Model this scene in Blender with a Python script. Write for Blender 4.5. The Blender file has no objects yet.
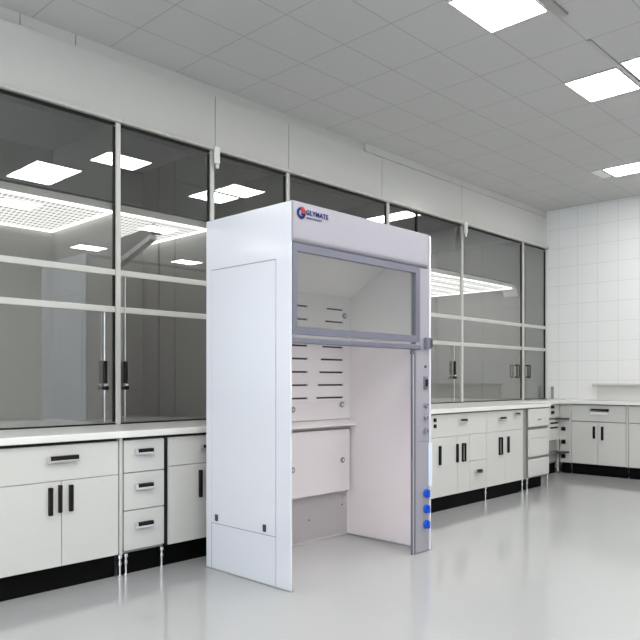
import bpy, bmesh, math, random
from mathutils import Vector, Matrix
S = bpy.context.scene
C = S.collection
random.seed(4)

# ------------------------------------------------------------------ camera
YAW = 43.7455
cam = bpy.data.cameras.new('camera'); cam_o = bpy.data.objects.new('camera', cam); C.objects.link(cam_o)
cam.sensor_width = 36.0; cam.lens = 700 / 640 * 36.0
cam.shift_y = 60 / 640
cam_o.location = (0, 0, 1.22)
cam_o.rotation_euler = (math.radians(90), 0, math.radians(YAW))
cam.clip_start = 0.05
S.camera = cam_o

# ------------------------------------------------------------------ world (daylight through the windows behind the camera)
w = bpy.data.worlds.new('world'); S.world = w; w.use_nodes = True
bg = w.node_tree.nodes['Background']
bg.inputs[0].default_value = (0.86, 0.93, 1.0, 1); bg.inputs[1].default_value = 3.2
S.view_settings.view_transform = 'Standard'; S.view_settings.look = 'None'
S.view_settings.gamma = 1; S.view_settings.use_curve_mapping = False
S.view_settings.exposure = 0.80
LAMP = 17.0       # ceiling panel emission
HOODLIGHT = 1.2   # lit perforated canopies

# ------------------------------------------------------------------ materials
def mat(name, col, rough=0.5, metal=0.0, spec=0.5, noise=0.0, nscale=8.0, coat=0.0, bump=0.0, bscale=200.0):
    m = bpy.data.materials.new(name); m.use_nodes = True
    nt = m.node_tree; b = nt.nodes['Principled BSDF']
    b.inputs['Base Color'].default_value = (*col, 1); b.inputs['Roughness'].default_value = rough
    b.inputs['Metallic'].default_value = metal; b.inputs['Specular IOR Level'].default_value = spec
    b.inputs['Coat Weight'].default_value = coat; b.inputs['Coat Roughness'].default_value = 0.05
    tc = nt.nodes.new('ShaderNodeTexCoord')
    n = nt.nodes.new('ShaderNodeTexNoise'); n.inputs['Scale'].default_value = nscale; n.inputs['Detail'].default_value = 4
    nt.links.new(tc.outputs['Object'], n.inputs['Vector'])
    r = nt.nodes.new('ShaderNodeMapRange')
    nt.links.new(n.outputs['Fac'], r.inputs['Value'])
    r.inputs['To Min'].default_value = 1 - noise; r.inputs['To Max'].default_value = 1 + noise
    mx = nt.nodes.new('ShaderNodeVectorMath'); mx.operation = 'SCALE'; mx.inputs[0].default_value = col
    nt.links.new(r.outputs[0], mx.inputs['Scale']); nt.links.new(mx.outputs[0], b.inputs['Base Color'])
    if bump:
        n2 = nt.nodes.new('ShaderNodeTexNoise'); n2.inputs['Scale'].default_value = bscale
        nt.links.new(tc.outputs['Object'], n2.inputs['Vector'])
        bp = nt.nodes.new('ShaderNodeBump'); bp.inputs['Strength'].default_value = bump; bp.inputs['Distance'].default_value = 0.002
        nt.links.new(n2.outputs['Fac'], bp.inputs['Height']); nt.links.new(bp.outputs[0], b.inputs['Normal'])
    return m

def mth(nt, op, a, b=None, c=None):
    n = nt.nodes.new('ShaderNodeMath'); n.operation = op
    for i, v in enumerate((a, b, c)):
        if v is None: continue
        if isinstance(v, (int, float)): n.inputs[i].default_value = v
        else: nt.links.new(v, n.inputs[i])
    return n.outputs[0]

def grid_mat(name, col, line, axes, pitch, off, lw, rough, spec=0.4, strength=0.75, noise=0.01, bump=0.05):
    """flat sheets divided by thin joint lines (world-sized grid)"""
    m = mat(name, col, rough, spec=spec, noise=noise, nscale=3, bump=bump, bscale=300)
    nt = m.node_tree; b = nt.nodes['Principled BSDF']
    src = b.inputs['Base Color'].links[0].from_socket
    tc = nt.nodes.new('ShaderNodeTexCoord'); sp = nt.nodes.new('ShaderNodeSeparateXYZ')
    nt.links.new(tc.outputs['Object'], sp.inputs[0])
    fac = None
    for ax, p, o in zip(axes, pitch, off):
        v = mth(nt, 'SUBTRACT', sp.outputs[ax], o)
        v = mth(nt, 'PINGPONG', v, p / 2)
        v = mth(nt, 'LESS_THAN', v, lw)
        fac = v if fac is None else mth(nt, 'MAXIMUM', fac, v)
    fac = mth(nt, 'MULTIPLY', fac, strength)
    mix = nt.nodes.new('ShaderNodeMix'); mix.data_type = 'RGBA'
    nt.links.new(fac, mix.inputs[0]); nt.links.new(src, mix.inputs[6]); mix.inputs[7].default_value = (*line, 1)
    nt.links.new(mix.outputs[2], b.inputs['Base Color'])
    return m

def glass(name, tint, ior=1.5, rough=0.0):
    m = bpy.data.materials.new(name); m.use_nodes = True; nt = m.node_tree; nt.nodes.clear()
    o = nt.nodes.new('ShaderNodeOutputMaterial'); t = nt.nodes.new('ShaderNodeBsdfTransparent')
    t.inputs[0].default_value = (*tint, 1)
    g = nt.nodes.new('ShaderNodeBsdfGlossy'); g.inputs['Roughness'].default_value = rough
    g.inputs['Color'].default_value = (1, 1, 1, 1)
    ge = nt.nodes.new('ShaderNodeNewGeometry'); dt = nt.nodes.new('ShaderNodeVectorMath'); dt.operation = 'DOT_PRODUCT'
    nt.links.new(ge.outputs['Incoming'], dt.inputs[0]); nt.links.new(ge.outputs['Normal'], dt.inputs[1])
    f0 = ((ior - 1) / (ior + 1)) ** 2
    fr = mth(nt, 'MULTIPLY_ADD', mth(nt, 'POWER', mth(nt, 'SUBTRACT', 1.0, mth(nt, 'ABSOLUTE', dt.outputs['Value'])), 5), 1 - f0, f0)
    mx = nt.nodes.new('ShaderNodeMixShader')
    nt.links.new(fr, mx.inputs[0]); nt.links.new(t.outputs[0], mx.inputs[1]); nt.links.new(g.outputs[0], mx.inputs[2])
    nt.links.new(mx.outputs[0], o.inputs[0])
    return m

def emit(name, col, s):
    m = bpy.data.materials.new(name); m.use_nodes = True; nt = m.node_tree; nt.nodes.clear()
    o = nt.nodes.new('ShaderNodeOutputMaterial'); e = nt.nodes.new('ShaderNodeEmission')
    e.inputs[0].default_value = (*col, 1); e.inputs[1].default_value = s
    nt.links.new(e.outputs[0], o.inputs[0]); return m

def perforated(name, s, py=0.036, px=0.085, ry=0.0105, rx=0.024):
    """glowing sheet with staggered rows of dark oval holes"""
    m = emit(name, (1.0, 1.0, 0.97), s); nt = m.node_tree
    e = [n for n in nt.nodes if n.type == 'EMISSION'][0]
    tc = nt.nodes.new('ShaderNodeTexCoord'); sp = nt.nodes.new('ShaderNodeSeparateXYZ')
    nt.links.new(tc.outputs['Object'], sp.inputs[0])
    xx = mth(nt, 'DIVIDE', mth(nt, 'ADD', sp.outputs[0], 50 * px), px)
    sh = mth(nt, 'MULTIPLY', mth(nt, 'MODULO', mth(nt, 'FLOOR', xx), 2), py / 2)
    u = mth(nt, 'DIVIDE', mth(nt, 'PINGPONG', mth(nt, 'ADD', sp.outputs[1], sh), py / 2), ry)
    v = mth(nt, 'MULTIPLY', mth(nt, 'SUBTRACT', mth(nt, 'FRACT', xx), .5), px / rx)
    d = mth(nt, 'ADD', mth(nt, 'MULTIPLY', u, u), mth(nt, 'MULTIPLY', v, v))
    hole = mth(nt, 'LESS_THAN', d, 1.0)
    st = mth(nt, 'MULTIPLY_ADD', hole, -s * 0.82, s)
    nt.links.new(st, e.inputs[1]); return m

M = dict(
    floor=mat('grey_epoxy', (0.40, 0.405, 0.41), 0.10, spec=0.8, noise=0.02, nscale=1.2),
    wall=mat('wall_paint', (0.82, 0.82, 0.81), 0.5, noise=0.01),
    fascia=mat('fascia_sheet', (0.64, 0.64, 0.62), 0.20, spec=0.9, noise=0.01),
    fascia_dark=mat('fascia_joint', (0.12, 0.12, 0.12), 0.6),
    cabinet=mat('grey_laminate', (0.62, 0.62, 0.60), 0.42, noise=0.008),
    carcass=mat('carcass_grey', (0.30, 0.30, 0.29), 0.5),
    black=mat('black_plastic', (0.006, 0.006, 0.006), 0.4, spec=0.25),
    plinth=mat('black_plinth', (0.003, 0.003, 0.003), 0.6, spec=0.08),
    top=mat('white_worktop', (0.80, 0.80, 0.78), 0.22, spec=0.5, noise=0.01),
    intop=mat('inner_worktop', (0.45, 0.46, 0.44), 0.2, noise=0.02),
    frame=mat('cream_aluminium', (0.56, 0.56, 0.53), 0.3, spec=0.5),
    pale_lining=mat('pale_lining', (0.8, 0.8, 0.78), 0.5),
    inner=mat('enclosure_lining', (0.35, 0.345, 0.335), 0.5, noise=0.01),
    seam=mat('lining_joint', (0.16, 0.16, 0.155), 0.5),
    canopy=mat('canopy_grey', (0.85, 0.85, 0.83), 0.4),
    baffle=mat('dark_grey_sheet', (0.22, 0.22, 0.215), 0.4),
    chrome=mat('chrome', (0.8, 0.8, 0.8), 0.12, metal=1.0),
    steel=mat('steel', (0.5, 0.5, 0.5), 0.3, metal=0.9),
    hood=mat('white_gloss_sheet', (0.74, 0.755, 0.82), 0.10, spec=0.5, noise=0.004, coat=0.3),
    hood_shaded=mat('shaded_front_sheet', (0.33, 0.32, 0.365), 0.32, spec=0.5),  # hood's white paint, darkened to imitate duller light on the front
    liner=mat('pinkish_liner', (0.90, 0.84, 0.865), 0.45, noise=0.008),
    sash=mat('blue_grey_aluminium', (0.17, 0.17, 0.225), 0.35, metal=0.2),
    track=mat('track_grey', (0.20, 0.20, 0.25), 0.35, metal=0.4),
    dark=mat('dark_rubber', (0.05, 0.05, 0.055), 0.5),
    bolt=mat('bolt_cap', (0.34, 0.35, 0.42), 0.3, metal=0.4),
    blue=mat('blue_plastic', (0.012, 0.10, 0.62), 0.25),
    paleblue=mat('pale_blue_plastic', (0.72, 0.80, 0.95), 0.25),
    navy=mat('navy_ink', (0.008, 0.012, 0.13), 0.6, spec=0.2), red=mat('red_ink', (0.42, 0.03, 0.025), 0.6, spec=0.2),
    white=mat('white_plastic', (0.85, 0.85, 0.84), 0.3),
    lamp=emit('panel_light', (1.0, 0.99, 0.96), LAMP), perf=perforated('perforated_light', HOODLIGHT), glow=emit('glow_strip', (1, 1, .97), 3.0),
    glass=glass('smoked_glass', (0.76, 0.765, 0.755), 2.15), sashglass=glass('sash_glass', (0.92, 0.945, 0.925), 1.5),
    winglass=glass('window_glass', (0.95, 0.97, 0.97), 1.45),
)
M['ceiling'] = grid_mat('ceiling_tiles', (0.58, 0.58, 0.575), (0.3, 0.3, 0.3), (0, 1), (0.42, 0.56), (-2.03, 4.24), 0.0045, 0.7, spec=0.2, strength=0.55, bump=0.15)
M['tiles'] = grid_mat('white_wall_panels', (0.83, 0.835, 0.84), (0.30, 0.30, 0.30), (0, 2), (0.27, 0.26), (-3.78, 0.96), 0.003, 0.35, strength=0.3, bump=0.0)

# ------------------------------------------------------------------ helpers
class MB:
    def __init__(s): s.b = bmesh.new()
    def box(s, x0, x1, y0, y1, z0, z1, bev=0.0, seg=2, mtx=None):
        t = bmesh.new(); bmesh.ops.create_cube(t, size=1)
        bmesh.ops.scale(t, vec=(abs(x1 - x0), abs(y1 - y0), abs(z1 - z0)), verts=t.verts)
        if bev: bmesh.ops.bevel(t, geom=t.edges[:], offset=bev, segments=seg, affect='EDGES', profile=0.5)
        bmesh.ops.translate(t, vec=((x0 + x1) / 2, (y0 + y1) / 2, (z0 + z1) / 2), verts=t.verts)
        if mtx: bmesh.ops.transform(t, matrix=mtx, verts=t.verts)
        s._merge(t); return s
    def cyl(s, p, axis, r, h, seg=20, bev=0.0, r2=None):
        t = bmesh.new(); bmesh.ops.create_cone(t, cap_ends=True, segments=seg, radius1=r, radius2=r if r2 is None else r2, depth=h)
        if bev:
            e = [e for e in t.edges if abs(e.verts[0].co.z - e.verts[1].co.z) < 1e-6]
            bmesh.ops.bevel(t, geom=e, offset=bev, segments=2, affect='EDGES')
        rot = {'z': Matrix(), 'x': Matrix.Rotation(math.pi / 2, 4, 'Y'), 'y': Matrix.Rotation(-math.pi / 2, 4, 'X')}[axis]
        bmesh.ops.transform(t, matrix=Matrix.Translation(p) @ rot, verts=t.verts); s._merge(t); return s
    def prism(s, pts, axis, a0, a1):
        """profile pts (2D) extruded along axis; for 'y' pts are (x,z), for 'x' (y,z), for 'z' (x,y)"""
        f = {'y': lambda p, a: (p[0], a, p[1]), 'x': lambda p, a: (a, p[0], p[1]), 'z': lambda p, a: (p[0], p[1], a)}[axis]
        A = [s.b.verts.new(f(p, a0)) for p in pts]; B = [s.b.verts.new(f(p, a1)) for p in pts]
        n = len(pts); s.b.faces.new(A); s.b.faces.new(B[::-1])
        for i in range(n): s.b.faces.new((A[i], B[i], B[(i + 1) % n], A[(i + 1) % n]))
        return s
    def tube(s, pts, r, seg=8):
        for a, b in zip(pts[:-1], pts[1:]):
            a = Vector(a); b = Vector(b); d = b - a
            t = bmesh.new(); bmesh.ops.create_cone(t, cap_ends=True, segments=seg, radius1=r, radius2=r, depth=d.length + r * .6)
            q = Vector((0, 0, 1)).rotation_difference(d).to_matrix().to_4x4()
            bmesh.ops.transform(t, matrix=Matrix.Translation((a + b) / 2) @ q, verts=t.verts); s._merge(t)
        return s
    def _merge(s, t):
        me = bpy.data.meshes.new('t'); t.to_mesh(me); t.free(); s.b.from_mesh(me); bpy.data.meshes.remove(me)
    def build(s, name, m, parent=None, loc=None, smooth=False):
        bmesh.ops.recalc_face_normals(s.b, faces=s.b.faces[:])
        me = bpy.data.meshes.new(name)
        base = Vector(loc) if loc is not None else None
        if base is None and parent is not None: base = Vector(parent.location) if parent.type == 'EMPTY' else Vector((0, 0, 0))
        if base is not None:
            off = base
            if parent is not None and parent.parent is not None: off = parent.parent.location if parent.type != 'EMPTY' else base
            bmesh.ops.translate(s.b, vec=-off, verts=s.b.verts)
        s.b.to_mesh(me); s.b.free()
        me.materials.append(m)
        o = bpy.data.objects.new(name, me); C.objects.link(o)
        if smooth:
            for p in me.polygons: p.use_smooth = True
            md = o.modifiers.new('e', 'EDGE_SPLIT'); md.split_angle = math.radians(35)
        if parent is not None: o.parent = parent
        elif loc is not None: o.location = loc
        return o
def tag(o, label=None, cat=None, group=None, kind=None):
    if label: o['label'] = label
    if cat: o['category'] = cat
    if group: o['group'] = group
    if kind: o['kind'] = kind
    return o
def thing(name, label, cat, loc, group=None):
    o = bpy.data.objects.new(name, None); C.objects.link(o); o.location = loc; o.empty_display_size = 0.1
    return tag(o, label, cat, group)
def struct(o): o['kind'] = 'structure'; return o

ZC = 3.585; XG = -4.50; YB = 9.30; XL = -6.0; XR = 5.0; YN = -4.5

# ------------------------------------------------------------------ room shell
struct(MB().box(XL, XR, YN, YB, -0.1, 0).build('floor', M['floor']))
struct(MB().box(XL, XR, YN, YB, ZC, ZC + .1).build('ceiling', M['ceiling']))
struct(MB().box(XL - .1, XL, YN, YB, 0, ZC).build('wall_left', M['wall']))
struct(MB().box(XL, XR, YB, YB + .1, 0, ZC).build('wall_back', M['tiles']))
struct(MB().box(XR, XR + .1, YN, YB, 0, ZC).build('wall_right', M['wall']))
# near wall with three windows (behind the camera)
WZ0, WZ1 = 0.9, 3.1
wins = [(-4.2, -1.9), (-1.4, 0.9), (1.4, 3.7)]
n = MB(); n.box(XL, XR, YN - .2, YN, 0, WZ0).box(XL, XR, YN - .2, YN, WZ1, ZC)
xs = [XL] + [v for p in wins for v in p] + [XR]
for i in range(0, len(xs), 2): n.box(xs[i], xs[i + 1], YN - .2, YN, WZ0, WZ1)
struct(n.build('wall_near', M['wall']))
for i, (a, b) in enumerate(wins):
    f = MB()
    f.box(a, b, YN - .12, YN - .06, WZ0, WZ0 + .06).box(a, b, YN - .12, YN - .06, WZ1 - .06, WZ1)
    for k in range(4):
        x = a + (b - a - .06) * k / 3; f.box(x, x + .06, YN - .12, YN - .06, WZ0 + .06, WZ1 - .06)
    for k in range(3):
        x = a + (b - a - .06) * k / 3; f.box(x + .06, x + (b - a - .06) / 3, YN - .12, YN - .06, 2.0, 2.05)
    o = struct(f.build('window_%d' % (i + 1), M['frame']))
    MB().box(a + .02, b - .02, YN - .094, YN - .088, WZ0 + .02, WZ1 - .02).build('window_pane', M['winglass'], o)

# fascia above the glazing: sheets divided by joints, a recessed strip under the ceiling
joints = [-0.8, 0.6, 2.05 - .65, 3.485, 4.30, 5.62, 7.12, YB - .002]
joints = [-1.0, 0.9, 3.485, 4.30, 5.62, 7.12, YB - .001]
for i, (a, b) in enumerate(zip(joints[:-1], joints[1:])):
    struct(MB().box(XG - .03, XG, a + .003, b - .003, 3.085, 3.50, .002).build('trim_%d' % (i + 1), M['fascia']))
struct(MB().box(XG - .07, XG - .032, -1.0, YB, 3.085, ZC).build('trim_7', M['fascia_dark']))
for i, (a, b) in enumerate([(-1.0, 1.62), (1.626, 1.92), (1.926, 2.30), (2.306, 5.35), (5.36, 6.9), (6.91, YB - .001)]):
    struct(MB().box(XG - .031, XG - .016 + (.018 if i > 3 else 0), a, b, 3.504, ZC, .002).build('trim_%d' % (8 + i), M['fascia']))

# ------------------------------------------------------------------ ceiling lights
def ceiling_light(x0, x1, y0, y1, label, group=None):
    z = ZC
    t = thing('ceiling_light', label, 'ceiling light', ((x0 + x1) / 2, (y0 + y1) / 2, z), group)
    f = MB(); e = .012
    f.box(x0, x1, y0, y0 + e, z - .012, z).box(x0, x1, y1 - e, y1, z - .012, z)
    f.box(x0, x0 + e, y0 + e, y1 - e, z - .012, z).box(x1 - e, x1, y0 + e, y1 - e, z - .012, z)
    f.build('light_frame', M['frame'], t)
    MB().box(x0 + e, x1 - e, y0 + e, y1 - e, z - .008, z - .001).build('diffuser', M['lamp'], t)
ceiling_light(-2.45, -2.03, 3.70, 4.24, 'square white ceiling light panel nearest the camera, cut by the top edge')
ceiling_light(-2.45, -2.03, 5.36, 5.88, 'square white ceiling light panel in the middle row, left one of the pair')
ceiling_light(-1.99, -1.57, 5.30, 5.84, 'white ceiling light panel of the middle pair, cut by the right edge')
ceiling_light(-3.14, -2.2, 7.85, 8.24, 'long white ceiling light panel farthest away, near the back wall')
g = 'ceiling lights outside the photograph'
for x0, y0 in [(-1.62, 3.32), (-1.20, 3.32), (-2.45, 1.44), (-2.03, 1.44), (0.2, 1.44), (.62, 1.44), (2.4, 1.44), (2.82, 1.44),
               (0.2, 3.7), (2.4, 3.7), (0.2, 5.9), (2.4, 5.9), (0.2, 8.0), (2.4, 8.0), (-2.45, -0.8), (-2.03, -0.8), (0.2, -.8), (2.4, -.8), (-2.2, -3), (0.2, -3), (2.4, -3)]:
    ceiling_light(x0, x0 + .42, y0, y0 + .54, 'white ceiling light panel outside the photo', g)
tag(MB().box(-3.27, -3.16, 7.84, 8.18, ZC - .014, ZC, .004).build('ceiling_grille', M['white'], loc=(-3.2, 8, ZC)), 'small pale square ceiling grille beside the farthest light', 'grille')
# metal channel carrying cables along the light pair
tag(MB().box(-2.026, -2.000, 4.80, 5.96, ZC - .012, ZC).build('ceiling_channel', M['steel'], loc=(-2.01, 5.4, ZC)), 'thin grey metal channel in the ceiling between the middle pair of lights', 'channel')
tag(MB().box(-2.022, -1.96, 4.05, 4.36, ZC - .02, ZC, .004).build('ceiling_bracket', M['steel'], loc=(-2.01, 4.3, ZC)), 'small dark metal bracket in the ceiling at the corner of the nearest light', 'bracket')

# ------------------------------------------------------------------ glazed enclosures on the left wall
ZG1 = 3.05
def rails(y0, y1, zs, t, gap=.03):
    for z in zs:
        MB().box(XG - .012, XG + .012, y0, y1, z - .021, z + .021, .004).build('cross_rail', M['frame'], t)
def pull(y, z0, z1, t, style=0, dz=0):
    """slim vertical sash cable with a black grip"""
    if style == 0:
        b = MB().cyl((XG + .018, y, (z0 + z1) / 2), 'z', .004, z1 - z0, 8)
        b.build('cable', M['chrome'], t)
        g = MB()
        g.box(XG + .012, XG + .040, y - .012, y + .012, 1.28 + dz, 1.44 + dz, .006).box(XG + .012, XG + .045, y - .022, y + .022, 1.235 + dz, 1.262 + dz, .006)
        gr = g.build('grip', M['black'], t)
        MB().box(XG + .014, XG + .042, y - .008, y + .016, 1.263 + dz, 1.279 + dz, .003).build('grip_clamp', M['chrome'], gr)
    else:
        c = 1.335
        g = MB().tube([(XG + .01, y - .035, c + .075), (XG + .05, y - .035, c + .075), (XG + .05, y + .035, c + .075)], .007)
        g = MB()
        X = XG + .045
        g.tube([(X, y - .03, c - .08), (X, y - .03, c + .08), (X, y + .03, c + .08), (X, y + .03, c - .08), (X, y - .03, c - .08)], .008)
        g.box(XG + .012, X, y - .037, y - .023, c - .085, c - .07).box(XG + .012, X, y - .037, y - .023, c + .07, c + .085)
        g.build('handle', M['black'], t)
def enclosure(y0, y1, xb, zb, label, zr, splits=(), canopy=True, side_seams=(), back_seams=(), grp='glazed enclosures along the left wall', partition=True, gasket=True, holes=None, lining='inner'):
    t = thing('glazed_enclosure', label, 'enclosure', (XG, y0, zb), grp)
    # lining
    y0 += .0225; y1 += .022
    MB().box(xb - .02, xb, y0, y1, zb, 3.08).build('back_panel', M[lining], t)
    if partition:
        MB().box(xb, XG - .03, y1 - .018, y1 - .002, zb, 3.08).build('side_partition', M[lining], t)
    if side_seams or back_seams:
        s = MB()
        for x in side_seams: s.box(x - .004, x + .004, y1 - .021, y1 - .018, zb, 3.08)
        for y in back_seams: s.box(xb, xb + .003, y - .004, y + .004, zb, 3.08)
        s.build('lining_joint', M['seam'], t)
    # frame: posts, head, sill
    posts = [y1] + list(splits)
    MB().box(XG - .03, XG + .022, y1 - .040, y1 - .004, zb, 3.05, .004).build('post', M['frame'], t)
    for s, wd, m in splits:
        MB().box(XG - .02, XG + .014, s - wd, s + wd, zb, 3.05, .003).build('mullion', M[m], t)
    MB().box(XG - .03, XG + .042, y0, y1, 3.051, 3.083, .006).build('head_rail', M['frame'], t)
    a0 = y0 - .003; a1 = y1 - .041
    gk = MB(); gk.box(XG - .02, XG + .010, a0, a1, 3.034, 3.050)
    gk.box(XG - .02, XG + .016, a0, a1, zb, zb + .010)
    if gasket: gk.box(XG - .006, XG + .008, a1 - .014, a1, zb + .018, 3.022)
    gk.build('gasket', M['black'], t)
    edges = [a0] + [s[0] for s in splits] + [a1]
    for i in range(len(edges) - 1):
        MB().box(XG - .006, XG, edges[i] + .002, edges[i + 1] - .002, zb + .005, 3.03).build('glass_pane', M['glass'], t)
    ed = [a0] + [v for s in splits for v in (s[0] - s[1], s[0] + s[1])] + [a1]
    for i in range(0, len(ed), 2): rails(ed[i], ed[i + 1], zr, t)
    if canopy:
        c = MB()
        yc = y1 - .03 if holes is None else y1 - .23
        c.box(xb, XG - .066, y0 + .03, yc, 2.435, 2.475)
        c.box(XG - .065, XG - .035, y0 + .03, yc, 2.434, 2.485, .005)
        c.build('canopy', M['canopy'], t)
        MB().box(XG - .08, XG - .032, y0 + .03, yc, 2.486, 2.498).build('canopy_seal', M['black'], t)
        MB().box(xb + .03, XG - .06, y0 + .05, yc - .03, 2.424, 2.434).build('perforated_light_panel', holes or M['perf'], t)
        r = MB(); z0, z1 = 2.415, 2.434
        r.box(xb + .005, xb + .03, y0 + .032, yc, z0, z1).box(xb + .03, XG - .04, yc - .03, yc, z0, z1)
        r.box(XG - .06, XG - .04, y0 + .032, yc - .03, z0 + .008, z1)
        r.build('light_strip', M['glow'], t)
    return t
ZL = 0.905; ZR = 0.955
e1 = enclosure(0.90, 2.607, -5.5, ZL, 'glazed enclosure with smoked glass front at the far left edge, over the wide drawer cabinet', (1.985, 1.722), side_seams=(), back_seams=(1.55,))
pull(2.50, ZL + .02, 1.70, e1, 0, -.085)
e2 = enclosure(2.607, 3.44, -5.5, ZL, 'narrow smoked glass enclosure left of the white fume hood, with grey air baffle inside', (1.985, 1.722), side_seams=(-5.25, -5.235, -5.0), back_seams=(3.1,))
pull(2.66, ZL + .02, 1.96, e2, 0, -.085)
e3 = enclosure(3.44, 4.275, -5.5, ZL, 'smoked glass enclosure showing only its top above the left side of the white hood', (1.985, 1.722))
e4 = enclosure(4.275, 5.70, -5.5, ZR, 'smoked glass enclosure showing its top behind the lettered header of the white hood', (1.985, 1.722))
MX = perforated('perforated_light_coarse', HOODLIGHT * 1.0, 0.13, 0.26, 0.036, 0.09)
e5 = enclosure(5.70, 8.59, -5.85, ZR, 'long smoked glass enclosure right of the white hood with lit curved canopy', (1.95, 1.642), splits=((6.22, .012, 'black'), (7.12, .016, 'frame')), side_seams=(-5.1, -5.45), holes=MX)
pull(6.93, ZR + .02, 1.62, e5); pull(8.40, 1.24, 1.43, e5, 1)
e6 = enclosure(8.59, 9.27, -5.0, ZR, 'narrowest smoked glass enclosure, last one before the back wall', (1.95, 1.642), canopy=False, side_seams=(-4.8,), lining='pale_lining')
pull(8.70, 1.24, 1.43, e6, 1)
# curved end of the lit canopy in the long enclosure
c = MB()
K = 10; yq, rq, hq = 8.385, .17, .15
out = [(yq + rq * math.sin(k / K * math.pi / 2), 2.485 - hq + hq * math.cos(k / K * math.pi / 2)) for k in range(K + 1)]
inn = [(yq + (rq - .012) * math.sin(k / K * math.pi / 2), 2.485 - hq + (hq - .05) * math.cos(k / K * math.pi / 2)) for k in range(K + 1)][::-1]
c.prism(out + inn, 'x', -4.74, XG - .04)
c.build('canopy_end', M['canopy'], e5)

# grey air baffle in the second enclosure
t = e2
b = MB()
b.prism([(-4.60, 2.395), (-5.30, 2.36), (-5.30, 2.13), (-4.60, 2.325)], 'y', 2.975, 2.99)
t = b.build('air_baffle', M['baffle'], t)
MB().prism([(-4.60, 2.324), (-5.30, 2.129), (-5.30, 2.07), (-4.60, 2.29)], 'y', 2.945, 3.0).build('lower_rim', M['canopy'], t)
MB().cyl((-4.58, 2.985, 2.36), 'y', .036, .07, 20, .004).build('pivot_cap', M['black'], t, smooth=True)
MB().cyl((-4.62, 2.985, 2.399), 'z', .012, .03, 12).cyl((-5.2, 2.985, 2.395), 'z', .012, .06, 12).build('hanger', M['steel'], t)

# white clips at the head of two posts
for y, l in ((3.455, 'small white clip on the head rail just left above the white hood'), (7.12, 'small white clip on the head rail right of the white hood')):
    t = thing('rail_clip', l, 'clip', (XG + .04, y, 3.05))
    MB().box(XG + .043, XG + .068, y - .022, y + .028, 2.94, 3.075, .008).build('clip_body', M['white'], t)
    MB().box(XG + .043, XG + .06, y - .004, y + .022, 2.905, 2.939, .004).build('clip_tip', M['white'], t)

# ------------------------------------------------------------------ worktops
def slab(name, x0, x1, y0, y1, zt, label, nose='x', th=.042):
    b = MB(); b.box(x0, x1, y0, y1, zt - th, zt, .006, 3)
    o = b.build(name, M['top'], loc=(x1, y0, zt)); return tag(o, label, 'worktop')
slab('worktop', -5.5, -3.85, 0.88, 4.295, ZL, 'white worktop with rounded edge left of and behind the white fume hood')
slab('worktop', -5.85, -3.62, 4.298, 7.60, ZR, 'white worktop right of the white fume hood, over its cabinets')
b = MB()
b.prism([(-5.85, 7.603), (-4.06, 7.603), (-4.06, 8.80), (-1.2, 8.80), (-1.2, YB - .003), (-5.85, YB - .003)], 'z', ZR - .042, ZR)
tag(b.build('worktop', M['top'], loc=(-4, 9, ZR)), 'white corner worktop running along the tiled back wall', 'worktop')

# ------------------------------------------------------------------ handles
def h_pull(mb_parent, x, y, z, wd=.13, chrome_end=True, axis='y', ht=.026):
    """horizontal box pull: black grip between chrome lip and end"""
    def bx(b, u0, u1, d0, d1, z0, z1, bev=0):
        if axis == 'y': b.box(x + d0, x + d1, y + u0, y + u1, z0, z1, bev)
        else: b.box(x + u0, x + u1, y - d1, y - d0, z0, z1, bev)
        return b
    b = bx(MB(), -wd / 2 + .018, wd / 2, 0, .024, z - ht / 2, z + ht / 2, .003)
    h = b.build('handle', M['black'], mb_parent)
    c = MB(); bx(c, -wd / 2, -wd / 2 + .017, 0, .026, z - ht / 2, z + ht / 2, .002)
    bx(c, -wd / 2, wd / 2, .0245, .028, z - ht / 2 - .004, z - ht / 2 + .006)
    bx(c, -wd / 2, wd / 2, .012, .026, z - ht / 2 - .007, z - ht / 2 - .001)
    c.build('handle_lip', M['chrome'], mb_parent)
def v_pull(par, x, y, z0, z1, wd=.022, axis='y', hollow=False):
    def bx(b, u0, u1, d0, d1, a, c_, bev=0):
        if axis == 'y': b.box(x + d0, x + d1, y + u0, y + u1, a, c_, bev)
        else: b.box(x + u0, x + u1, y - d1, y - d0, a, c_, bev)
        return b
    if hollow:
        b = MB(); bx(b, -wd / 2 - .004, -wd / 2 + .002, 0, .02, z0, z1); bx(b, wd / 2 - .002, wd / 2 + .004, 0, .02, z0, z1)
        bx(b, -wd / 2 + .002, wd / 2 - .002, 0, .02, z0, z0 + .012); bx(b, -wd / 2 + .002, wd / 2 - .002, 0, .02, z1 - .012, z1)
    else:
        b = bx(MB(), -wd / 2, wd / 2, 0, .022, z0, z1, .003)
    h = b.build('handle', M['black'], par)
    if not hollow:
        s = bx(MB(), wd / 2 + .0005, wd / 2 + .0035, 0, .018, z0 + .004, z1 - .004); s.build('handle_edge', M['chrome'], par)

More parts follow.
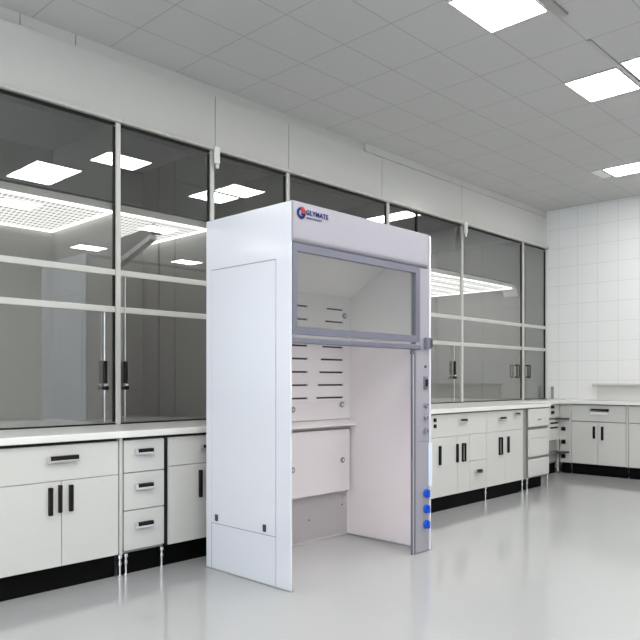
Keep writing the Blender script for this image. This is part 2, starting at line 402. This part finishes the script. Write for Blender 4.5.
# ------------------------------------------------------------------ base cabinets, left run (front faces +X)
TH = .018
def front(name, par, xf, y0, y1, z0, z1, g=.002, axis='y', m='cabinet', bev=.0015):
    if axis == 'y': b = MB().box(xf - TH, xf, y0 + g, y1 - g, z0 + g, z1 - g, bev)
    else: b = MB().box(y0 + g, y1 - g, xf, xf + TH, z0 + g, z1 - g, bev)
    return b.build(name, M[m], par)
def base(label, xf, y0, y1, zt, depth=.55, zb=.14, group=None, plinth=True, axis='y', name='base_cabinet', zp=0.14, plinth_set=.05):
    if axis == 'y':
        t = thing(name, label, 'cabinet', ((xf - depth / 2), (y0 + y1) / 2, 0), group)
        MB().box(xf - depth, xf - TH - .001, y0, y1, zb, zt, .001).build('carcass', M['carcass'], t)
        if plinth: MB().box(xf - plinth_set - .018, xf - plinth_set, y0, y1, 0, zb - .001).build('plinth', M['plinth'], t)
    else:
        t = thing(name, label, 'cabinet', ((y0 + y1) / 2, xf + depth / 2, 0), group)
        MB().box(y0, y1, xf + TH + .001, xf + depth, zb, zt, .001).build('carcass', M['carcass'], t)
        if plinth: MB().box(y0, y1, xf + plinth_set, xf + plinth_set + .018, 0, zb - .001).build('plinth', M['plinth'], t)
    return t
def foot(par, x, y, h=.15):
    b = MB(); b.cyl((x, y, .008), 'z', .016, .016, 16, .003).cyl((x, y, h / 2 + .004), 'z', .007, h - .01, 12).cyl((x, y, h * .62), 'z', .012, .022, 12, .003).cyl((x, y, h - .012), 'z', .014, .022, 12, .003)
    b.build('foot', M['chrome'], par, smooth=True)
GL = 'grey base cabinets under the left worktop'
XF = -3.88
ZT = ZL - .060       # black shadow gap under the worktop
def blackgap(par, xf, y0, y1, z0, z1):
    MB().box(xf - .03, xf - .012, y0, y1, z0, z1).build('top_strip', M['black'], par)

# unit out of frame at the far left (only its edge)
a = base('grey double door cabinet cut off by the left edge of the photo', XF, 0.90, 1.522, ZT, group=GL)
blackgap(a, XF, .9, 1.522, ZT + .001, ZL - .043)
f = front('drawer', a, XF, .90, 1.522, .637, ZT); h_pull(f, XF, 1.21, .765)
f = front('door', a, XF, .90, 1.21, .142, .637); v_pull(f, XF, 1.16, .47, .62)
f = front('door', a, XF, 1.21, 1.522, .142, .637); v_pull(f, XF, 1.26, .47, .62)

a = base('grey cabinet with one wide drawer over two doors, three black upright handles', XF, 1.527, 2.258, ZT, group=GL)
blackgap(a, XF, 1.527, 2.25, ZT + .001, ZL - .043)
f = front('drawer', a, XF, 1.527, 2.258, .637, ZT); h_pull(f, XF, 1.895, .768, .19, ht=.03)
f = front('door', a, XF, 1.527, 1.892, .142, .637); v_pull(f, XF, 1.822, .445, .605); v_pull(f, XF, 1.879, .455, .615, .018)
f = front('door', a, XF, 1.892, 2.258, .142, .637); v_pull(f, XF, 1.945, .455, .610)
# steel post pair
t = thing('support_post', 'slim pale upright post with levelling foot between wide cabinet and drawer stack', 'post', (XF - .01, 2.272, 0))
MB().box(XF - .03, XF + .004, 2.262, 2.284, .14, ZL - .043, .002).build('post_bar', M['frame'], t)
foot(t, XF - .005, 2.270, .14)
a = base('narrow grey cabinet with a stack of three drawers left of the white hood', XF, 2.292, 2.590, ZT, group=GL)
blackgap(a, XF, 2.292, 2.590, ZT + .001, ZL - .043)
for z0, z1 in ((.640, ZT), (.405, .640), (.155, .405)):
    f = front('drawer', a, XF, 2.292, 2.590, z0, z1, .003); h_pull(f, XF, 2.432, (z0 + z1) / 2 + .03, .13, ht=.028)
foot(a, XF - .006, 2.312, .14); foot(a, XF - .006, 2.572, .14)
a = base('grey cabinet with drawer over door, partly hidden by the white hood', XF, 2.618, 3.36, ZT, group=GL)
MB().box(XF - .04, XF - .006, 2.592, 2.616, .14, ZL - .043).build('side_strip', M['black'], a)
blackgap(a, XF, 2.618, 3.36, ZT + .001, ZL - .043)
f = front('drawer', a, XF, 2.618, 3.36, .655, ZT); h_pull(f, XF, 2.95, .765, .16)
f = front('door', a, XF, 2.618, 2.95, .142, .655); v_pull(f, XF, 2.872, .425, .61)
f = front('door', a, XF, 2.95, 3.36, .142, .655); v_pull(f, XF, 3.03, .455, .61)

# ------------------------------------------------------------------ base cabinets, right of the hood
GR = 'grey base cabinets right of the white hood'
XR_ = -3.65; ZT = ZR - .052
a = base('grey cabinet directly right of the white hood with a small lower drawer', XR_, 4.95, 6.235, ZT, group=GR)
blackgap(a, XR_, 4.95, 6.235, ZT + .001, ZR - .043)
f = front('drawer', a, XR_, 4.95, 6.235, .692, ZT, .0015); h_pull(f, XR_, 5.775, .835, .14)
for z in (.855, .80): MB().box(XR_, XR_ + .016, 5.305, 5.335, z - .017, z + .017, .004).build('socket', M['black'], f)
f = front('door', a, XR_, 4.95, 5.70, .142, .692); v_pull(f, XR_, 5.395, .44, .615)
v_pull(f, XR_, 5.685, .44, .615, .020)
f = front('door', a, XR_, 5.70, 5.91, .142, .692, .0015); v_pull(f, XR_, 5.80, .44, .615, .045, hollow=True)
f = front('door', a, XR_, 5.91, 6.235, .43, .692, .0015)
f = front('drawer', a, XR_, 5.91, 6.235, .142, .43); h_pull(f, XR_, 6.06, .325, .12)
foot(a, XR_ - .004, 6.215, .15)
a = base('grey cabinet with two doors and twin handles, second right of the white hood', XR_, 6.238, 6.99, ZT, group=GR)
blackgap(a, XR_, 6.238, 6.99, ZT + .001, ZR - .043)
f = front('drawer', a, XR_, 6.238, 6.99, .692, ZT, .0015); h_pull(f, XR_, 6.52, .825, .15); h_pull(f, XR_, 6.83, .86, .12, ht=.02)
f = front('door', a, XR_, 6.238, 6.60, .142, .692, .0015); v_pull(f, XR_, 6.50, .45, .63, .05, hollow=True)
f = front('door', a, XR_, 6.60, 6.99, .142, .692, .0015); v_pull(f, XR_, 6.655, .46, .63, .024)
foot(a, XR_ - .004, 6.975, .15)
MB().box(XR_ - .05, XR_ - .008, 6.993, 7.045, .14, ZR - .043).build('side_strip', M['carcass'], a)
# pale three-drawer unit, slightly proud
a = base('pale three drawer cabinet on chrome feet at the end of the right run', XR_ + .012, 7.05, 7.585, ZT + .004, group=GR, plinth=True, plinth_set=.10)
for z0, z1 in ((.70, ZT + .004), (.372, .675), (.155, .350)):
    f = front('drawer', a, XR_ + .022, 7.075, 7.575, z0, z1, .002, bev=.012)
    if z0 == .70:
        k = MB().box(XR_ + .022, XR_ + .034, 7.27, 7.35, .775, .792, .004); k.build('handle', M['chrome'], f)
    if z0 == .372:
        MB().box(XR_ + .022, XR_ + .024, 7.12, 7.53, .575, .579).build('groove', M['carcass'], f)
foot(a, XR_ + .0, 7.075, .15); foot(a, XR_ + .0, 7.565, .15)

# ------------------------------------------------------------------ corner unit: open racks with sockets
XC = -4.10
t = thing('corner_rack', 'open corner unit with wire shelves, slots and black sockets beside the pale drawers', 'rack', (XC, 8.3, 0))
MB().box(-4.48, XC - .02, 7.62, 8.83, .14, ZR - .043).build('carcass', M['carcass'], t)
MB().box(XC - .019, XC, 7.62, 8.857, .73, ZR - .045, .002).build('upper_panel', M['cabinet'], t)
pn = MB().box(XC - .019, XC, 7.62, 8.857, .44, .70, .002).build('slotted_panel', M['cabinet'], t)
b = MB()
for z in (.66, .60): b.box(XC, XC + .003, 8.58, 8.80, z - .011, z + .011)
b.build('slot', M['black'], pn)
for z in (.87, .80): MB().box(XC, XC + .012, 8.60, 8.68, z - .02, z + .02, .004).build('socket', M['black'], t)
b = MB()
for y in (8.36, 8.80): b.box(XC - .018, XC + .002, y, y + .028, .02, .44)
b.box(XC - .018, XC + .002, 7.62, 7.66, .02, .44)
b.build('rack_post', M['frame'], t)
b = MB()
for z in (.17, .25, .30): b.box(XC - .017, XC + .0, 7.66, 8.80, z, z + .018)
b.build('rack_shelf', M['steel'], t)
MB().box(XC - .06, XC - .045, 7.62, 8.80, 0, .139).build('plinth', M['plinth'], t)
# shelf column facing the room at the corner
t = thing('shelf_column', 'narrow open shelf column with small black switches in the corner of the back run', 'shelf', (-4.02, 8.9, 0))
MB().box(-4.099, -3.965, 8.86, 9.2, .14, ZR - .043).build('column_back', M['cabinet'], t)
for z in (.705, .27):
    MB().prism([(-4.085, 8.70), (-3.965, 8.845), (-3.965, 8.859), (-4.085, 8.859)], 'z', z, z + .018).build('shelf', M['dark'], t)
for z in (.58, .41, .22):
    MB().box(-4.075, -4.02, 8.842, 8.859, z - .025, z + .025, .004).build('switch', M['black'], t)
MB().box(-4.085, -3.965, 8.885, 8.90, 0, .139).build('plinth', M['plinth'], t)

# ------------------------------------------------------------------ back run cabinets (front faces -Y)
YF = 8.85; GB = 'grey base cabinets along the back wall'
def backunit(x0, x1, label, hx):
    a = base(label, YF, x0, x1, ZT, depth=.43, axis='x', group=GB, plinth_set=.04)
    MB().box(x0 - .025, x0 - .002, YF - .004, YF + .03, .14, ZR - .043, .002).build('side_post', M['cabinet'], a)
    f = front('drawer', a, YF, x0, x1, .690, ZT, .003, axis='x'); h_pull(f, hx, YF, .840, .24, axis='x', ht=.028)
    MB().box(hx - .11, hx + .11, YF - .03, YF - .0005, .785, .795).box(hx - .11, hx + .11, YF - .03, YF - .026, .795, .812).build('handle_tray', M['white'], f)
    mid = (x0 + x1) / 2
    f = front('door', a, YF, x0, mid, .142, .685, .003, axis='x'); v_pull(f, mid - .045, YF, .475, .63, .03, 'x')
    f = front('door', a, YF, mid, x1, .142, .685, .003, axis='x'); v_pull(f, mid + .06, YF, .46, .63, .03, 'x')
    return a
backunit(-3.94, -3.245, 'grey cabinet with one drawer and two doors facing the room on the back wall', -3.57)
backunit(-3.215, -2.52, 'grey back wall cabinet cut off by the right edge of the photo', -2.86)
backunit(-2.49, -1.80, 'grey back wall cabinet outside the photo', -2.14)

# ledge and panel on the back wall
t = thing('wall_ledge', 'pale ledge with a low splash panel on the white tiled back wall', 'ledge', (-2.5, YB, 1.0))
MB().box(-3.83, -1.3, YB - .07, YB - .001, 1.145, 1.175, .006).build('ledge_board', M['frame'], t)
MB().box(-3.78, -1.3, YB - .02, YB - .001, ZR + .001, 1.144).build('splash_panel', M['cabinet'], t)
tag(MB().box(-4.42, -4.39, YB - .03, YB - .002, ZR + .001, 1.13, .004).build('upright_bar', M['carcass'], loc=(-4.41, YB, ZR)), 'short dark upright bar on the corner worktop beside the last glass enclosure', 'bar')

# ------------------------------------------------------------------ white walk-in fume hood
HX0, HX1 = -3.70, -2.90; HY0, HY1 = 2.79, 4.185; HZ = 2.255
H = thing('fume_hood', 'tall white walk-in fume hood with grey framed sash and blue knobs', 'fume hood', (-3.34, 3.51, 0))
sp = MB().box(HX0, HX1 - .001, HY0, HY0 + .009, .004, HZ - .002, .003).box(HX0, HX1 - .05, HY0 + .009, HY0 + .02, .004, HZ - .002).build('side_panel', M['hood'], H)
# inset access panel on the left side: seams and latches
Xa, Xb = -3.64, -3.03
pp = MB().box(Xa, Xb, HY0 - .0025, HY0 - .0002, .30, 1.925).build('access_panel', M['hood'], H)
b = MB()
b.box(Xa - .002, Xb + .002, HY0 - .0018, HY0, 1.926, 1.932)
b.build('panel_seam', M['carcass'], sp)
b = MB()
b.box(Xa, Xb, HY0 - .0012, HY0, .296, .2995).box(Xb + .0003, Xb + .0025, HY0 - .0012, HY0, .01, 1.93).box(Xa - .0025, Xa - .0003, HY0 - .0012, HY0, .01, 1.93)
b.build('panel_seam', M['sash'], sp)
for x in (-3.585, -3.125):
    MB().box(x - .014, x + .014, HY0 - .008, HY0 - .0026, .315, .358, .002).build('latch', M['dark'], pp)
MB().box(HX0, HX1, HY0 - .003, HY0 + .02, 0, .0035).build('base_seal', M['carcass'], H)
MB().box(HX0, HX1 - .001, HY1 - .02, HY1, .002, HZ - .002, .003).build('side_panel', M['hood'], H)
MB().box(HX0, HX0 + .015, HY0 + .021, HY1 - .021, .015, HZ - .03).build('back_panel', M['liner'], H)
MB().box(HX0 + .001, HX1 - .03, HY0 + .021, HY1 - .021, HZ - .022, HZ - .003).build('top_panel', M['hood_shaded'], H)
# front header with rounded lower edge
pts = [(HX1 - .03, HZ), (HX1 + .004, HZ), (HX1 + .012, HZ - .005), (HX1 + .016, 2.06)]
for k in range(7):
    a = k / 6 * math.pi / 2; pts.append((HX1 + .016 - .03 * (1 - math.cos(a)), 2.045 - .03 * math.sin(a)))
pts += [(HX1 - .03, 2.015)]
MB().prism(pts, 'y', HY0 + .003, HY1 - .055).build('header', M['hood_shaded'], H)
# front post on the right
P = MB().box(HX1 - .045, HX1, 4.0, HY1 - .021, .004, 2.012, .004).build('front_post', M['hood_shaded'], H)
trk = MB()
trk.box(HX1 - .012, HX1 + .001, 3.955, 3.966, .004, 1.43).box(HX1 - .012, HX1 + .001, 3.984, 3.998, .004, 1.43)
trk.build('sash_track', M['track'], P)
MB().box(HX1 - .012, HX1 - .004, 3.967, 3.983, .004, 1.43).build('track_channel', M['frame'], P)
MB().box(HX1 - .03, HX1 + .006, 3.97, 3.998, 1.40, 1.43, .003).build('track_stop', M['track'], P)
# fixtures on the post
yk = 4.11
MB().box(HX1 + .0005, HX1 + .035, 4.09, 4.15, 1.44, 1.52, .004).build('sash_catch', M['sash'], H)
MB().box(HX1 + .0355, HX1 + .040, 4.13, 4.148, 1.45, 1.51).build('catch_face', M['dark'], H)
MB().cyl((HX1 + .004, yk, 1.315), 'x', .009, .008, 16).build('indicator', M['dark'], H)
sw = MB().box(HX1 + .0005, HX1 + .010, yk - .022, yk + .022, 1.155, 1.245, .003).build('switch_plate', M['sash'], H)
MB().box(HX1 + .0105, HX1 + .017, yk - .012, yk + .016, 1.175, 1.225, .002).build('switch_rocker', M['black'], sw)
for z in (1.045, .955, .86):
    kb = MB().cyl((HX1 + .011, yk, z), 'x', .021, .022, 20, .004).build('knob', M['bolt'], H, smooth=True)
    MB().cyl((HX1 + .024, yk, z), 'x', .010, .004, 16).build('knob_cap', M['sash'], kb)
MB().box(HX1 + .0003, HX1 + .0015, 4.03, HY1 - .03, .784, .787).build('post_seam', M['sash'], P)
MB().box(HX1 + .0005, HX1 + .012, 4.145, 4.183, .46, .77, .003).build('handle_strip', M['paleblue'], P)
for z in (.415, .305, .195):
    kb = MB().cyl((HX1 + .011, 4.115, z), 'x', .032, .022, 24, .006).build('service_knob', M['blue'], H, smooth=True)
    MB().box(HX1 + .0225, HX1 + .038, 4.106, 4.124, z - .027, z + .027, .005).build('knob_grip', M['blue'], kb)
# sash
SY0, SY1 = HY0 + .010, 4.045; SZ0, SZ1 = 1.485, 2.014
Sx0, Sx1 = HX1 - .028, HX1 + .004
s = MB()
s.box(Sx0, Sx1, SY0, SY0 + .035, SZ0, SZ1).box(Sx0, Sx1, SY1 - .05, SY1, SZ0, SZ1)
s.box(Sx0, Sx1, SY0 + .035, SY1 - .05, SZ1 - .045, SZ1).box(Sx0, Sx1, SY0 + .035, SY1 - .05, SZ0, SZ0 + .045)
SA = s.build('sash_frame', M['sash'], H)
MB().box(HX1 - .016, HX1 - .011, SY0 + .036, SY1 - .051, SZ0 + .046, SZ1 - .046).build('sash_glass', M['sashglass'], SA)
MB().box(Sx1 + .0002, Sx1 + .002, SY1 - .032, SY1 - .024, SZ0, SZ1).build('frame_groove', M['track'], SA)
MB().box(HX1 - .03, HX1 + .012, SY0, 4.05, 1.432, 1.468, .008, 3).build('sash_handle', M['sash'], H)
# interior lining
BX = -3.645
IY0, IY1 = HY0 + .021, HY1 - .021
up = MB()
zs = [1.085 + .097 * k for k in range(8)]
cols = [(2.86, 3.12), (3.20, 3.30), (3.40, 3.715), (3.83, 4.105)]
cols = [(2.95, 3.22), (3.40, 3.675), (3.80, 4.068)]
z = 1.055
for i, zz in enumerate(zs):
    up.box(BX - .012, BX, IY0, IY1, z, zz - .0065)
    ys = [IY0] + [v for c_ in cols for v in c_] + [IY1]
    ys[-3] = 3.77 + .016 * i
    for k in range(0, len(ys), 2): up.box(BX - .012, BX, ys[k], ys[k + 1], zz - .0065, zz + .0065)
    z = zz + .0065
up.box(BX - .012, BX, IY0, IY1, z, 1.86)
B1 = up.build('upper_baffle', M['liner'], H)
MB().box(HX0 + .016, HX0 + .019, IY0, IY1, 1.06, 1.86).build('slot_shade_sheet', M['dark'], H)  # dark sheet standing in for the shade behind the slots
MB().box(BX - .03, BX - .005, IY0, IY1, .92, 1.054).build('recess_panel', M['liner'], H)
lp = MB().prism([(BX - .03, .919), (BX + .015, .895), (BX + .06, .885), (BX + .06, .868), (BX - .03, .868)], 'y', IY0, IY1).build('baffle_lip', M['liner'], H)
B2 = MB().box(BX - .014, BX + .012, IY0, IY1 - .03, .36, .838, .002).build('lower_baffle', M['liner'], H)
MB().box(BX - .06, BX - .03, IY0, IY1, .838, .867).build('gap_strip', M['frame'], H)  # beige strip closing the gap above the lower baffle
MB().box(BX - .06, BX - .04, IY0, IY1, .012, .36).build('foot_panel', M['liner'], H)
MB().box(BX - .06, BX - .03, IY0, IY1, 0, .011).build('floor_seal', M['frame'], H)
for par, y, z, xx in ((B1, 4.08, 1.72, BX), (H, 4.055, 1.028, BX - .005), (H, 3.525, 1.005, BX - .005), (B2, 4.045, .60, BX + .012), (B2, 3.505, .57, BX + .012)):
    bb = MB().cyl((xx + .006, y, z), 'x', .022, .012, 24, .003).build('bolt_cap', M['bolt'], H, smooth=True)
    MB().cyl((xx + .014, y, z), 'x', .008, .004, 16).build('bolt_head', M['white'], bb)
for y, z in ((3.73, .17), (4.10, .24)):
    MB().cyl((BX - .038, y, z), 'x', .006, .004, 12).build('screw', M['sash'], H)
# liners on sides and sloped ceiling liner
MB().box(BX - .06, HX1 - .052, IY1 - .006, IY1, .012, 2.16).build('side_liner', M['liner'], H)
MB().box(BX - .06, HX1 - .032, IY0, IY0 + .006, .012, 2.16).build('side_liner', M['liner'], H)
MB().prism([(BX, 1.862), (BX, 1.874), (-3.10, 2.18), (HX1 - .035, 2.20), (HX1 - .035, 2.188), (-3.10, 2.168)], 'y', IY0 + .007, IY1 - .007).build('sloped_ceiling_liner', M['liner'], H)

# logo on the header
LX = HX1 + .0165
def text(body, size, y, z, m, bold=0.0):
    cu = bpy.data.curves.new('t', 'FONT'); cu.body = body; cu.size = size; cu.extrude = .0006; cu.offset = bold; cu.space_character = 1.12
    o = bpy.data.objects.new('t', cu); C.objects.link(o)
    bpy.context.view_layer.update()
    me = bpy.data.meshes.new_from_object(o.evaluated_get(bpy.context.evaluated_depsgraph_get()))
    bpy.data.objects.remove(o)
    me.transform(Matrix.Translation(Vector((LX, y, z)) - Vector(H.location)) @ Matrix.Rotation(math.pi / 2, 4, 'Z') @ Matrix.Rotation(math.pi / 2, 4, 'X'))
    me.materials.clear(); me.materials.append(m)
    r = bpy.data.objects.new('lettering', me); C.objects.link(r); r.parent = H; return r
def arc(cy, cz, r0, r1, a0, a1, m, name, n=28):
    pts = [(cy + r1 * math.cos(a0 + (a1 - a0) * k / n), cz + r1 * math.sin(a0 + (a1 - a0) * k / n)) for k in range(n + 1)]
    pts += [(cy + r0 * math.cos(a1 - (a1 - a0) * k / n), cz + r0 * math.sin(a1 - (a1 - a0) * k / n)) for k in range(n + 1)] if r0 > 0 else [(cy, cz)]
    b = MB(); b.prism(pts, 'x', LX - .0006, LX + .0012); return b
cy, cz = 2.856, 2.188
b = arc(cy, cz, .018, .034, math.radians(95), math.radians(355), None, '')
b.box(LX - .0006, LX + .0012, cy, cy + .033, cz - .012, cz - .001)
b.build('emblem_ring', M['navy'], H)
arc(cy + .003, cz + .003, 0, .034, 0, math.radians(90), None, '').build('emblem_wedge', M['red'], H)
text('GLYMATE', .040, 2.896, 2.186, M['navy'], .0010)
text('ASIAN FACE FACT', .0145, 2.898, 2.163, M['navy'], .0003)
